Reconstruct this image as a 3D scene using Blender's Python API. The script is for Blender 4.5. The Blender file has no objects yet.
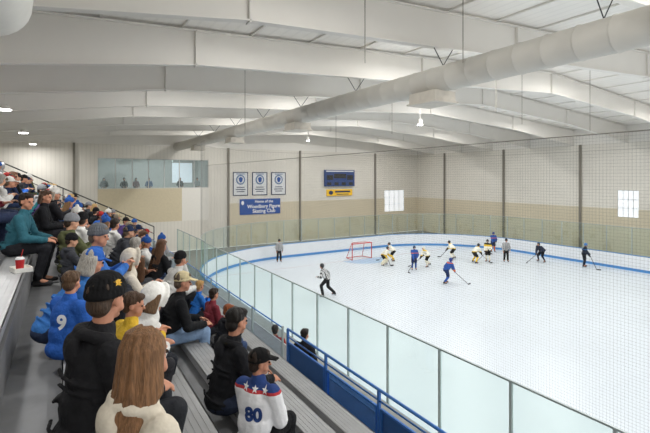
import bpy, bmesh, math, random
from mathutils import Vector as V, Matrix
from mathutils.bvhtree import BVHTree
random.seed(7)
COL = bpy.context.scene.collection
EYE = 6.3                       # eye height over the ice
F = 433.0; TH = math.atan2(265, 433); c, s = math.cos(TH), math.sin(TH); K = F / c
R = math.radians
ICE = -6.3

def W(px, d):
    X = (px - 60) * d / K
    return X, (d - s * X) / c
def onice(px, py):
    d = 6.3 * F / (py - 177.0)
    return W(px, d)

# ---------------------------------------------------------------- materials
def lin(h):
    h = h.lstrip('#'); r = [int(h[i:i+2], 16) / 255 for i in (0, 2, 4)]
    return tuple((x / 12.92 if x <= .04045 else ((x + .055) / 1.055) ** 2.4) for x in r) + (1,)
MATS = {}
def mat(name, col, rough=.6, metal=0, var=.08, nscale=6, bump=0, bscale=30, emit=0, spec=None, stretch=None):
    if name in MATS: return MATS[name]
    m = bpy.data.materials.new(name); m.use_nodes = True; nt = m.node_tree; N = nt.nodes; L = nt.links
    b = N['Principled BSDF']; col = lin(col) if isinstance(col, str) else col
    tc = N.new('ShaderNodeTexCoord'); no = N.new('ShaderNodeTexNoise'); no.inputs['Scale'].default_value = nscale; no.inputs['Detail'].default_value = 4
    src = tc.outputs['Object']
    if stretch:
        mp = N.new('ShaderNodeMapping'); mp.inputs['Scale'].default_value = stretch; L.new(src, mp.inputs['Vector']); src = mp.outputs['Vector']
    L.new(src, no.inputs['Vector'])
    r = N.new('ShaderNodeValToRGB'); e = r.color_ramp.elements
    e[0].position = .3; e[1].position = .7
    e[0].color = tuple(x * (1 - var) for x in col[:3]) + (1,); e[1].color = tuple(min(1, x * (1 + var)) for x in col[:3]) + (1,)
    L.new(no.outputs['Fac'], r.inputs['Fac']); L.new(r.outputs['Color'], b.inputs['Base Color'])
    b.inputs['Roughness'].default_value = rough; b.inputs['Metallic'].default_value = metal
    if spec is not None: b.inputs['Specular IOR Level'].default_value = spec
    if bump:
        n2 = N.new('ShaderNodeTexNoise'); n2.inputs['Scale'].default_value = bscale; n2.inputs['Detail'].default_value = 3
        L.new(src, n2.inputs['Vector'])
        bp = N.new('ShaderNodeBump'); bp.inputs['Strength'].default_value = bump; bp.inputs['Distance'].default_value = .03
        L.new(n2.outputs['Fac'], bp.inputs['Height']); L.new(bp.outputs['Normal'], b.inputs['Normal'])
    if emit:
        L.new(r.outputs['Color'], b.inputs['Emission Color']); b.inputs['Emission Strength'].default_value = emit
    MATS[name] = m; return m
def fab(col, rough=.85): return mat('fabric_' + col, col, rough, var=.16, nscale=9, bump=.8, bscale=11, spec=.25)
def skinm(col='#c98f74'): return mat('skin_' + col, col, .5, var=.06, nscale=12, spec=.35)
def hairm(col): return mat('hair_' + col, col, .5, var=.4, nscale=3, bump=.35, bscale=4, spec=.35, stretch=(40, 40, 3))
def bandmat(name, stops, axis=2, lo=0, hi=1, freq=0):
    if name in MATS: return MATS[name]
    m = mat(name, '#ffffff', .85, bump=.4, bscale=13); nt = m.node_tree; N = nt.nodes; L = nt.links; b = N['Principled BSDF']
    tc = [n for n in N if n.type == 'TEX_COORD'][0]
    sx = N.new('ShaderNodeSeparateXYZ'); L.new(tc.outputs['Object'], sx.inputs[0])
    src = sx.outputs[axis]
    if freq:
        a = N.new('ShaderNodeMath'); a.operation = 'MULTIPLY'; a.inputs[1].default_value = freq; L.new(src, a.inputs[0])
        f2 = N.new('ShaderNodeMath'); f2.operation = 'FRACT'; L.new(a.outputs[0], f2.inputs[0]); src = f2.outputs[0]
    else:
        mr = N.new('ShaderNodeMapRange'); mr.inputs[1].default_value = lo; mr.inputs[2].default_value = hi; L.new(src, mr.inputs[0]); src = mr.outputs[0]
    r = N.new('ShaderNodeValToRGB'); r.color_ramp.interpolation = 'CONSTANT'; e = r.color_ramp.elements
    e[0].position = stops[0][0]; e[0].color = lin(stops[0][1]); e[1].position = stops[1][0]; e[1].color = lin(stops[1][1])
    for p, k in stops[2:]:
        x = e.new(p); x.color = lin(k)
    L.new(src, r.inputs['Fac']); L.new(r.outputs['Color'], b.inputs['Base Color'])
    return m
def ribbed(name, col, freq, axis, depth=.5, rough=.6, dark=.85):
    if name in MATS: return MATS[name]
    m = mat(name, col, rough, var=.03, nscale=.6); nt = m.node_tree; N = nt.nodes; L = nt.links; b = N['Principled BSDF']
    tc = [n for n in N if n.type == 'TEX_COORD'][0]; ramp = [n for n in N if n.type == 'VALTORGB'][0]
    w = N.new('ShaderNodeTexWave'); w.bands_direction = 'XYZ'[axis]; w.inputs['Scale'].default_value = freq; L.new(tc.outputs['Object'], w.inputs['Vector'])
    r = N.new('ShaderNodeValToRGB'); r.color_ramp.elements[0].position = 0; r.color_ramp.elements[1].position = .25
    r.color_ramp.elements[0].color = (dark, dark, dark, 1); L.new(w.outputs['Fac'], r.inputs['Fac'])
    mx = N.new('ShaderNodeMix'); mx.data_type = 'RGBA'; mx.blend_type = 'MULTIPLY'; mx.inputs['Factor'].default_value = 1
    L.new(ramp.outputs['Color'], mx.inputs['A']); L.new(r.outputs['Color'], mx.inputs['B']); L.new(mx.outputs['Result'], b.inputs['Base Color'])
    return m
def glassm(name, col, refl=.07, tint=.92):
    m = bpy.data.materials.new(name); m.use_nodes = True; nt = m.node_tree; N = nt.nodes; L = nt.links
    N.remove(N['Principled BSDF']); o = N['Material Output']
    t = N.new('ShaderNodeBsdfTransparent'); cc = lin(col); t.inputs[0].default_value = cc
    g = N.new('ShaderNodeBsdfGlossy'); g.inputs['Roughness'].default_value = .05; g.inputs['Color'].default_value = (.9, 1, .97, 1)
    no = N.new('ShaderNodeTexNoise'); no.inputs['Scale'].default_value = 1.5
    mr = N.new('ShaderNodeMapRange'); mr.inputs[3].default_value = refl * .6; mr.inputs[4].default_value = refl * 1.4; L.new(no.outputs['Fac'], mr.inputs[0])
    mx = N.new('ShaderNodeMixShader'); L.new(mr.outputs[0], mx.inputs[0]); L.new(t.outputs[0], mx.inputs[1]); L.new(g.outputs[0], mx.inputs[2]); L.new(mx.outputs[0], o.inputs['Surface'])
    MATS[name] = m; return m

white_steel = mat('white_painted_steel', '#e6e3dd', .55, var=.02, nscale=1)
roof_m = ribbed('roof_liner', '#f1eee8', .9, 0, dark=.95)
wall_m = ribbed('beige_ribbed_wall', '#dfdbd2', 1.1, 0, dark=.92)
wall_my = ribbed('beige_ribbed_wall_side', '#dfdbd2', 1.1, 1, dark=.92)
wains = ribbed('tan_ribbed_wall', '#cfc5ae', 1.1, 0, dark=.93); wains_y = ribbed('tan_ribbed_wall_side', '#cfc5ae', 1.1, 1, dark=.93)
wall_w = mat('white_wall', '#e6e3dc', .7, var=.02)
tan_m = mat('tan_wall', '#d2c6aa', .7, var=.04)
ice_m = mat('ice', '#d0d8e0', .34, var=.03, nscale=.25, bump=.02, bscale=2, spec=.45)
alu = mat('bench_aluminium', '#a3a4a5', .45, .15, var=.06, nscale=5)
deck_m = mat('deck_aluminium', '#7b7c7e', .55, .1, var=.1, nscale=5)
concrete = mat('concrete', '#8f8e8a', .85, var=.08, bump=.1)
blue_p = mat('blue_paint', '#3a78c8', .4, var=.05)
blue_s = mat('blue_solid_panel', '#3567a8', .45, var=.05)
blue_b = mat('board_blue', '#4a8ac8', .4, var=.05)
board_w = mat('board_white', '#dfe3e7', .35, var=.02)
alupost = mat('post_aluminium', '#aab5b5', .35, .3, var=.04)
glass = glassm('rink_glass', '#f5faf8', .035)
wglass = glassm('window_glass', '#e6edef', .08)
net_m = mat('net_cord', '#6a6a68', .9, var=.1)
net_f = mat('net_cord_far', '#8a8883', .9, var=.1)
black_m = mat('black_metal', '#191a1c', .45, var=.1)
grey_m = mat('grey_column', '#7d786e', .6, var=.05)
duct_m = mat('duct_fabric', '#cfccc4', .6, var=.03, nscale=2)
glow = mat('lamp_lens', '#ffffff', .5, var=0, emit=14)
pane_glow = mat('daylight_and_reflection_pane', '#f4f8ff', .5, var=.03, emit=.5)  # daylight in the windows, and the reflection put into the lounge pane
red_p = mat('red_paint', '#c7322b', .4, var=.05)
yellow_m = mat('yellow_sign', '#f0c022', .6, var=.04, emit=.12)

# ---------------------------------------------------------------- mesh builder
class MB:
    def __init__(self): self.v = []; self.f = []
    def add(self, vs, fs):
        o = len(self.v); self.v += [V(x) for x in vs]; self.f += [tuple(i + o for i in f) for f in fs]; return self
    def box(self, ce, sz, M=None):
        ce = V(ce); vs = []
        for x in (-.5, .5):
            for y in (-.5, .5):
                for z in (-.5, .5):
                    p = V((x * sz[0], y * sz[1], z * sz[2])); vs.append(ce + (M @ p if M else p))
        return self.add(vs, [(0, 1, 3, 2), (4, 6, 7, 5), (0, 4, 5, 1), (2, 3, 7, 6), (0, 2, 6, 4), (1, 5, 7, 3)])
    def bar(self, p, q, w, h, up=(0, 0, 1)):
        p, q = V(p), V(q); d = (q - p); l = d.length; d.normalize(); u = V(up)
        sd = d.cross(u)
        if sd.length < 1e-4: sd = d.cross(V((1, 0, 0)))
        sd.normalize(); u = sd.cross(d); M = Matrix((d, sd, u)).transposed()
        return self.box((p + q) / 2, (l, w, h), M)
    def frame(self, d):
        a = V((0, 0, 1)) if abs(d.z) < .9 else V((1, 0, 0)); x = d.cross(a).normalized(); return x, d.cross(x)
    def tube(self, p, q, r, r2=None, n=10):
        p, q = V(p), V(q); r2 = r if r2 is None else r2; d = (q - p).normalized(); x, y = self.frame(d); vs = []
        for P, rr in ((p, r), (q, r2)):
            for i in range(n):
                a = 2 * math.pi * i / n; vs.append(P + (x * math.cos(a) + y * math.sin(a)) * rr)
        return self.add(vs, [(i, (i + 1) % n, n + (i + 1) % n, n + i) for i in range(n)] + [tuple(range(n))[::-1], tuple(range(n, 2 * n))])
    def cap(self, p, q, r1, r2=None, n=10):
        p, q = V(p), V(q); r2 = r1 if r2 is None else r2; d = q - p
        if d.length < 1e-5: d = V((0, 0, 1e-4))
        d = d.normalized(); x, y = self.frame(d); rings = []
        for k in range(1, 4): a = R(-90 + 30 * k); rings.append((p + d * math.sin(a) * r1, r1 * math.cos(a)))
        for k in range(0, 3): a = R(30 * k); rings.append((q + d * math.sin(a) * r2, r2 * math.cos(a)))
        vs = [p - d * r1]
        for P, rr in rings:
            for i in range(n): a = 2 * math.pi * i / n; vs.append(P + (x * math.cos(a) + y * math.sin(a)) * rr)
        vs.append(q + d * r2); m = len(rings); fs = [(0, 1 + (i + 1) % n, 1 + i) for i in range(n)]
        for k in range(m - 1):
            a = 1 + k * n; fs += [(a + i, a + (i + 1) % n, a + n + (i + 1) % n, a + n + i) for i in range(n)]
        a = 1 + (m - 1) * n; fs += [(a + i, a + (i + 1) % n, len(vs) - 1) for i in range(n)]
        return self.add(vs, fs)
    def ell(self, ce, r, M=None, n=14, m=9):
        ce = V(ce); T = lambda p: ce + (M @ p if M else p); vs = [T(V((0, 0, -r[2])))]
        for j in range(1, m):
            a = math.pi * j / m - math.pi / 2
            for i in range(n):
                b = 2 * math.pi * i / n; vs.append(T(V((r[0] * math.cos(a) * math.cos(b), r[1] * math.cos(a) * math.sin(b), r[2] * math.sin(a)))))
        vs.append(T(V((0, 0, r[2])))); fs = [(0, 1 + (i + 1) % n, 1 + i) for i in range(n)]
        for k in range(m - 2):
            a = 1 + k * n; fs += [(a + i, a + (i + 1) % n, a + n + (i + 1) % n, a + n + i) for i in range(n)]
        a = 1 + (m - 2) * n; fs += [(a + i, a + (i + 1) % n, len(vs) - 1) for i in range(n)]
        return self.add(vs, fs)
    def prismY(self, pts, y0, y1):
        n = len(pts); vs = [(x, y0, z) for x, z in pts] + [(x, y1, z) for x, z in pts]
        return self.add(vs, [tuple(range(n)), tuple(range(n, 2 * n))[::-1]] + [(i, (i + 1) % n, n + (i + 1) % n, n + i) for i in range(n)])
    def mesh(self, name, smooth=False, fix=True):
        me = bpy.data.meshes.new(name); me.from_pydata([tuple(v) for v in self.v], [], self.f); me.update()
        if fix:
            b = bmesh.new(); b.from_mesh(me); bmesh.ops.recalc_face_normals(b, faces=b.faces); b.to_mesh(me); b.free()
        if smooth:
            for p in me.polygons: p.use_smooth = True
        return me
    def build(self, name, m, parent=None, smooth=False, fix=True):
        return place(name, self.mesh(name, smooth, fix), m, parent)
def place(name, me, m, parent=None):
    o = bpy.data.objects.new(name, me); COL.objects.link(o)
    if not me.materials: me.materials.append(m)
    if me.materials[0] != m:
        o.material_slots[0].link = 'OBJECT'; o.material_slots[0].material = m
    if parent: o.parent = parent
    return o
def tag(o, label=None, cat=None, group=None, kind=None):
    if label: o['label'] = label
    if cat: o['category'] = cat
    if group: o['group'] = group
    if kind: o['kind'] = kind
    return o
def empty(name, loc=(0, 0, 0), rz=0):
    o = bpy.data.objects.new(name, None); COL.objects.link(o); o.location = loc; o.rotation_euler = (0, 0, rz); o.empty_display_size = .1; return o
def struct(o, label=None): o['kind'] = 'structure'; (label and o.__setitem__('label', label)); return o
def solid(mb, vox, name='m', it=2):
    ob = bpy.data.objects.new('tmp', mb.mesh('tmp')); COL.objects.link(ob)
    md = ob.modifiers.new('r', 'REMESH'); md.mode = 'VOXEL'; md.voxel_size = vox; md.use_smooth_shade = True
    if it: sm = ob.modifiers.new('s', 'SMOOTH'); sm.iterations = it; sm.factor = .5
    dg = bpy.context.evaluated_depsgraph_get(); me = bpy.data.meshes.new_from_object(ob.evaluated_get(dg)); me.name = name
    bpy.data.objects.remove(ob)
    for p in me.polygons: p.use_smooth = True
    me.materials.clear(); return me
def textmesh(body, size, extrude=0, bold=0):
    cu = bpy.data.curves.new('t', 'FONT'); cu.body = body; cu.size = size; cu.align_x = 'CENTER'; cu.align_y = 'CENTER'; cu.offset = bold; cu.extrude = extrude; cu.space_line = .85
    ob = bpy.data.objects.new('t', cu); COL.objects.link(ob); dg = bpy.context.evaluated_depsgraph_get()
    me = bpy.data.meshes.new_from_object(ob.evaluated_get(dg)); bpy.data.objects.remove(ob); me.materials.clear(); return me
def walltext(body, size, loc, m, parent, bold=0):
    o = place('lettering', textmesh(body, size, .004, bold), m, parent); o.rotation_euler = (R(90), 0, 0); o.location = loc; return o

# ---------------------------------------------------------------- the figure
def ik(a, b, l1, l2, pole):
    a, b = V(a), V(b); d = b - a; L = min(d.length, (l1 + l2) * .995); dn = d.normalized(); x = (l1 * l1 - l2 * l2 + L * L) / (2 * L)
    h = math.sqrt(max(0, l1 * l1 - x * x)); p = V(pole); p = p - dn * p.dot(dn); p.normalize()
    return a + dn * x + p * h, a + dn * L
def finish(J, hip, lean, yaw, pitch, hands, tw=0, roll=0):
    L = R(lean); up = V((math.sin(L), 0, math.cos(L))); nb = hip + up * .5; sd = V((-math.sin(R(tw)), math.cos(R(tw)), 0))
    J['hip'] = hip; J['up'] = up; J['nb'] = nb; J['sd'] = sd; J['head'] = nb + up * .07 + V((.02, 0, .12))
    J['HR'] = Matrix.Rotation(R(yaw), 3, 'Z') @ Matrix.Rotation(R(pitch), 3, 'Y') @ Matrix.Rotation(R(roll), 3, 'X')
    J['arm'] = []
    for k, sg in enumerate((1, -1)):
        sh = nb - up * .05 + sd * .17 * sg; e, w = ik(sh, hands[k], .29, .26, (-.35, .42 * sg, -.6)); J['arm'].append((sh, e, w))
    return J
def seated(lean=8, yaw=20, pitch=5, arms='lap', feet=.33, spread=.11, tw=0, kx=.44):
    T = {'lap': (.34, .06, .24), 'knees': (.40, .13, .22), 'phone': (.38, .045, .42), 'cross': (.27, -.06, .33), 'chin': (.30, .04, .60), 'side': (.16, .2, .17)}
    h = []
    for k, sg in enumerate((1, -1)):
        a = arms[k] if isinstance(arms, (tuple, list)) else arms; t = T[a]; h.append(V((t[0] + .15 * math.sin(R(lean)), t[1] * sg, t[2])))
    J = {'legs': []}
    for sg in (1, -1):
        sp = spread * sg; J['legs'].append((V((.02, .085 * sg, .10)), V((kx, sp, .115)), V((feet, sp * 1.1, -.345)), V((feet + .15, sp * 1.25, -.392))))
    J['seat'] = True
    return finish(J, V((0, 0, .1)), lean, yaw, pitch, h, tw)
def standing(hipz, lean, yaw, pitch, hands, legs, tw=0, hx=0):
    J = {'legs': [], 'seat': False}
    for (kn, an), sg in zip(legs, (1, -1)):
        an = V(an); J['legs'].append((V((hx + .0, .085 * sg, hipz)), V(kn), an, an + V((.15, .02 * sg, -.04))))
    return finish(J, V((hx, 0, hipz)), lean, yaw, pitch, [V(h) for h in hands], tw)
def hp(J, x, y, z): return J['head'] + J['HR'] @ V((x, y, z))
def hand(mb, J, k, fine=True, curl=.45):
    sh, e, w = J['arm'][k]; sg = (1, -1)[k]; d = (w - e).normalized(); n = V((0, 0, -1)) - d * (-d.z); n = (n + V((0, -.5 * sg, 0))); n = (n - d * n.dot(d)).normalized()
    t = d.cross(n).normalized()
    if t.y * sg > 0: t = -t
    M = Matrix((d, t, n)).transposed(); mb.ell(w + d * .045, (.055, .042, .019), M)
    mb.cap(w - d * .03, w + d * .03, .027, .026)
    for i, (ln, o) in enumerate(((.07, .031), (.078, .011), (.072, -.010), (.056, -.030))):
        p = w + d * .082 + t * o; a = curl * .6; dd = d.copy()
        for sgm in range(3):
            dd = (d * math.cos(a) + n * math.sin(a) + t * o * 1.5).normalized(); q = p + dd * ln * (.45, .32, .27)[sgm]; mb.cap(p, q, .0105 - .001 * sgm, .0095 - .001 * sgm, 8); p = q; a += curl
    p = w + d * .02 + t * .036; q = p + (d * .6 + t * .75).normalized() * .04; mb.cap(p, q, .014, .012, 8); mb.cap(q, q + (d * .9 + t * .3 + n * .4).normalized() * .035, .012, .010, 8)
def torso(mb, J, b, low=True):
    hip, up, nb, sd = J['hip'], J['up'], J['nb'], J['sd']; fwd = sd.cross(up).normalized(); M = Matrix((fwd, sd, up)).transposed()
    mb.ell(nb - up * .17, (.108 + b, .158 + b, .19 + b * .5), M); mb.ell(hip + up * .16, (.108 + b, .145 + b, .18), M)
    mb.cap(nb - up * .06 - sd * .15, nb - up * .06 + sd * .15, .056 + b * .8); mb.cap(nb - up * .03 - sd * .07, nb - up * .03 + sd * .07, .055 + b * .5)
    if low: mb.ell(hip + V((0, 0, .0)), (.12 + b, .16 + b * .7, .11), M)
def g_body(J, vox):
    mb = MB(); M = J['HR']; torso(mb, J, 0)
    mb.cap(J['nb'] - J['up'] * .02, hp(J, -.015, 0, -.06), .056, .05)
    mb.ell(hp(J, -.008, 0, .028), (.092, .074, .09), M); mb.ell(hp(J, .018, 0, -.04), (.068, .058, .075), M); mb.ell(hp(J, .058, 0, -.092), (.026, .03, .022), M)
    mb.cap(hp(J, .085, 0, .01), hp(J, .104, 0, -.025), .009, .014, 8); mb.cap(hp(J, .076, -.03, .024), hp(J, .076, .03, .024), .011, None, 8)
    mb.cap(hp(J, .082, -.017, -.062), hp(J, .082, .017, -.062), .0085, None, 8); mb.cap(hp(J, .045, -.05, -.05), hp(J, .05, -.035, -.02), .02, .02, 8); mb.cap(hp(J, .045, .05, -.05), hp(J, .05, .035, -.02), .02, .02, 8)
    for sg in (1, -1): mb.ell(hp(J, -.008, .076 * sg, -.008), (.019, .011, .031), M)
    for k in range(2):
        sh, e, w = J['arm'][k]; mb.cap(sh, e, .05, .04); mb.cap(e, w, .04, .027); hand(mb, J, k)
        h, kn, an, to = J['legs'][k]; mb.cap(h, kn, .083, .058); mb.cap(kn, kn.lerp(an, .35), .056, .056); mb.cap(kn.lerp(an, .35), an, .056, .036); mb.cap(an, to, .038, .032)
    return solid(mb, vox, 'body')
def folds(mb, p, q, r1, r2, k, seed):
    """a few cloth folds around a sleeve or trouser leg"""
    rn = random.Random(seed); d = (q - p).normalized(); x, y = mb.frame(d)
    for i in range(k):
        t = (i + .6) / k; a0 = rn.uniform(0, 6.28); rr = r1 + (r2 - r1) * t; o = p.lerp(q, t)
        f = lambda a: o + (x * math.cos(a) + y * math.sin(a)) * rr * .93 + d * .022 * math.sin(a * 1.5)
        for j in range(5): mb.cap(f(a0 + j * .5), f(a0 + j * .5 + .5), .012, .012, 6)
def g_top(J, b=.022, hood=0, vox=.013, long=0, sleeve=1.0, fold=1):
    mb = MB(); torso(mb, J, b, low=True); up, nb, sd = J['up'], J['nb'], J['sd']
    mb.cap(nb - up * .02 - sd * .0, nb + up * .035, .066 + b * .5, .066 + b * .3)
    for k in range(2):
        sh, e, w = J['arm'][k]; mb.cap(sh, e, .052 + b, .043 + b); w2 = e.lerp(w, .97 * sleeve); mb.cap(e, w2, .043 + b, .032 + b * .7)
        if fold: folds(mb, sh, e, .052 + b, .043 + b, 5, k + 3); folds(mb, e, w2, .043 + b, .032 + b * .7, 5, k + 9)
    if fold:
        hipq = J['hip']; folds(mb, hipq, nb - up * .16, .15 + b, .15 + b, 5, 21); folds(mb, hipq, nb - up * .2, .14 + b, .15 + b, 4, 33)
    if hood == 1:
        for i in range(-4, 5):
            a = math.pi + i * .33; a2 = a + .33; r = .08 + b
            f = lambda q: nb + up * (.035 + .03 * math.cos(q) * -1 - .02) + V((math.cos(q) * r * 1.05, math.sin(q) * r * 1.15, 0))
            mb.cap(f(a), f(a2), .03, .03)
        mb.ell(nb + V((-.11 - b, 0, -.04)), (.04, .085, .085))
    if hood == 2:
        mb.ell(hp(J, -.035, 0, .02), (.115, .108, .135), J['HR']); mb.cap(hp(J, -.05, 0, -.07), nb, .085, .1)
        for i in range(-5, 6):
            f = lambda q: hp(J, .045 + .01 * math.cos(q), .1 * math.sin(q), .02 + .125 * math.cos(q))
            mb.cap(f(i * .42), f(i * .42 + .42), .022, .022, 7)
    if long:
        for k in range(2): h, kn, an, to = J['legs'][k]; mb.cap(h, h.lerp(kn, .45), .1 + b * .6, .09 + b * .5)
    return solid(mb, vox, 'jacket')
def g_legs(J, b=.012, vox=.013, upto=1.0):
    mb = MB(); mb.ell(J['hip'], (.125 + b, .165 + b, .105))
    for k in range(2):
        h, kn, an, to = J['legs'][k]; mb.cap(h, kn, .088 + b, .064 + b); e = kn.lerp(an, .93 * upto); mb.cap(kn, e, .064 + b, .05 + b)
        folds(mb, kn, e, .064 + b, .05 + b, 4, k + 50); folds(mb, h.lerp(kn, .4), kn, .08 + b, .064 + b, 3, k + 60)
    return solid(mb, vox, 'trousers')
def g_shoe(J, k, vox=.011):
    h, kn, an, to = J['legs'][k]; mb = MB(); d = (to - an); d.z = 0; d.normalize(); b = V((an.x, an.y, to.z))
    mb.cap(b - d * .035 + V((0, 0, .0)), to + d * .03, .041, .034); mb.cap(an + V((0, 0, .02)), b - d * .02, .046, .042); mb.cap(b.lerp(to, .4) + V((0, 0, .025)), an, .035, .044)
    return solid(mb, vox, 'shoe')
def g_hair(J, kind, vox=.011):
    mb = MB(); M = J['HR']; E = lambda x, y, z, r: mb.ell(hp(J, x, y, z), r, M)
    E(-.024, 0, .042, (.094, .082, .088)); E(-.055, 0, -.02, (.056, .07, .068)); E(.045, 0, .085, (.05, .06, .035))
    rn = random.Random(5)
    for i in range(26):
        a = rn.uniform(-2.6, 2.6); f = lambda t: hp(J, -.022 - .097 * math.sin(t) * math.cos(a), .085 * math.sin(t) * math.sin(a), .042 + .09 * math.cos(t))
        t0 = rn.uniform(.2, 1.0)
        for j in range(3): mb.cap(f(t0 + j * .25), f(t0 + j * .25 + .25), .009, .008, 5)
    if kind == 'long':
        for i in range(-5, 6):
            a = i * .27; p0 = hp(J, -.03 - .06 * math.cos(a), .082 * math.sin(a), .02); p1 = hp(J, -.055 - .06 * math.cos(a), .098 * math.sin(a), -.11)
            p2 = J['nb'] - J['up'] * (.05 + .02 * (i % 3)) + J['HR'] @ V((-.145 - .0 * abs(a) + .012 * (i % 2) + .05 * abs(math.sin(a)), .115 * math.sin(a), 0)); p3 = p2 - J['up'] * (.17 + .02 * ((i * 7) % 3)) + V((-.01, .0, 0))
            mb.cap(p0, p1, .024, .024, 7); mb.cap(p1, p2, .024, .024, 7); mb.cap(p2, p3, .024, .013, 7)
    if kind == 'bob':
        for i in range(-5, 6):
            a = i * .3; mb.cap(hp(J, -.03 - .06 * math.cos(a), .085 * math.sin(a), .03), hp(J, -.04 - .065 * math.cos(a), .1 * math.sin(a), -.11), .028, .024, 7)
    return solid(mb, vox, 'hair')
def g_strands(J):
    """long straight hair of the nearest woman, laid strand by strand then fused"""
    mb = MB(); M = J['HR']; mb.ell(hp(J, -.02, 0, .035), (.095, .083, .09), M); mb.ell(hp(J, -.055, 0, -.03), (.058, .074, .078), M); rnd = random.Random(3)
    for i in range(84):
        a = -1.75 + 3.5 * i / 83; j = rnd.uniform(-.007, .007); pts = []
        for t, rr, z in ((0, .3, .128), (1, .75, .105), (2, 1.0, .045), (3, 1.05, -.04), (4, 1.12, -.12)):
            pts.append(hp(J, -.025 - .083 * rr * math.cos(a) + j, .088 * rr * math.sin(a), z))
        base = J['nb'] + V((-.155 + .075 * abs(math.sin(a)) ** 2 + j, .13 * math.sin(a) + j, -.06)); pts.append(base); pts.append(base + V((-.005 + j, j * 3, -.13))); pts.append(base + V((.01 + j * 2, j * 5 - .03 * math.sin(a), -.2 - rnd.uniform(0, .07))))
        for q in range(len(pts) - 1): mb.cap(pts[q], pts[q + 1], .0075, .0075 if q < 6 else .004, 6)
    for i in range(40):
        a = -1.7 + 3.4 * i / 39; mb.cap(hp(J, -.02 - .08 * math.cos(a), .085 * math.sin(a), -.06), J['nb'] + V((-.143 + .075 * abs(math.sin(a)) ** 2, .122 * math.sin(a), -.14)), .012, .009, 6)
    return solid(mb, .0048, 'hair', 1)
def g_hat(J, kind, vox=.009):
    mb = MB(); M = J['HR']
    if kind in ('beanie', 'pom'):
        mb.ell(hp(J, -.012, 0, .058), (.104, .088, .088), M)
        for i in range(24):
            a = i * math.pi / 12; f = lambda t: hp(J, -.012 + .105 * math.cos(a) * math.sin(t), .089 * math.sin(a) * math.sin(t), .058 + .09 * math.cos(t))
            for t in (.25, .65, 1.05): mb.cap(f(t), f(t + .4), .0075, .0075, 5)
        for i in range(26):
            a, b2 = i * math.pi / 13, (i + 1) * math.pi / 13
            f = lambda q: hp(J, -.012 + .096 * math.cos(q), .082 * math.sin(q), .034 + .014 * math.cos(q))
            mb.cap(f(a), f(b2), .016, .016, 7); g = f(a) + M @ V((0, 0, .026)); mb.cap(f(a), g, .018, .016, 7)
        if kind == 'pom': mb.ell(hp(J, -.02, 0, .165), (.036, .036, .034), M)
    elif kind == 'cap':
        mb.ell(hp(J, -.01, 0, .062), (.104, .089, .08), M)
        for i in range(18):
            a, b2 = i * math.pi / 9, (i + 1) * math.pi / 9; f = lambda q: hp(J, -.01 + .096 * math.cos(q), .084 * math.sin(q), .035 + .012 * math.cos(q))
            mb.cap(f(a), f(b2), .013, .013, 6)
        for y in (-.055, -.03, -.01, .01, .03, .055): mb.cap(hp(J, .07, y, .05), hp(J, .185 - abs(y) * .8, y * .95, .028), .012, .009, 6)
        mb.ell(hp(J, -.01, 0, .144), (.01, .01, .006), M)
    elif kind == 'helmet':
        mb.ell(hp(J, -.01, 0, .042), (.118, .098, .105), M); mb.ell(hp(J, -.05, 0, -.01), (.075, .09, .075), M)
        mb.cap(hp(J, -.0, .092, .0), hp(J, .0, .088, -.05), .016, .014); mb.cap(hp(J, -.0, -.092, .0), hp(J, .0, -.088, -.05), .016, .014)
    return solid(mb, vox, kind)
def g_eye(J, sg):
    return MB().ell(hp(J, .083, .03 * sg, .004), (.009, .014, .0085), J['HR'], 10, 6).mesh('eye', True)
eye_m = mat('eye_dark', '#2a1d16', .2, var=.1)
def decal(me_t, target_me, M, org, U, Vv, N, m, parent, name='lettering', off=.004):
    bm = bmesh.new(); bm.from_mesh(me_t); bmesh.ops.triangulate(bm, faces=bm.faces)
    for _ in range(3):
        e = [x for x in bm.edges if x.calc_length() > .02]
        if e: bmesh.ops.subdivide_edges(bm, edges=e, cuts=1)
        bmesh.ops.triangulate(bm, faces=[f for f in bm.faces if len(f.verts) > 3])
    bvh = BVHTree.FromPolygons([v.co for v in target_me.vertices], [tuple(p.vertices) for p in target_me.polygons])
    for v in bm.verts:
        p = org + U * v.co.x + Vv * v.co.y + N * .5; h = bvh.ray_cast(p, -N)
        v.co = (h[0] + N * off) if h[0] else p - N * .5
    me = bpy.data.meshes.new(name); bm.to_mesh(me); bm.free(); return place(name, me, m, parent)

def person(label, loc, rot, sc, parts, group=None, cat='person'):
    """parts[0] is the body; everything worn is its child"""
    b = place('person', parts[0][1], parts[0][2]); b.location = loc; b.rotation_euler = (0, 0, rot); b.scale = (sc,) * 3; tag(b, label, cat, group)
    for nm, me, m in parts[1:]: place(nm, me, m, b)
    return b
XR = lambda r: .15 + .65 * r
ZR = lambda r: -1.43 - .33 * r
taken = []
def headloc(J, row, px, d, rot, sc):
    X, Y = W(px, d); h = J['head'] * sc; hx = h.x * math.cos(rot) - h.y * math.sin(rot); hy = h.x * math.sin(rot) + h.y * math.cos(rot)
    taken.append((row, Y - hy)); return (X - hx, Y - hy, ZR(row))

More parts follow.
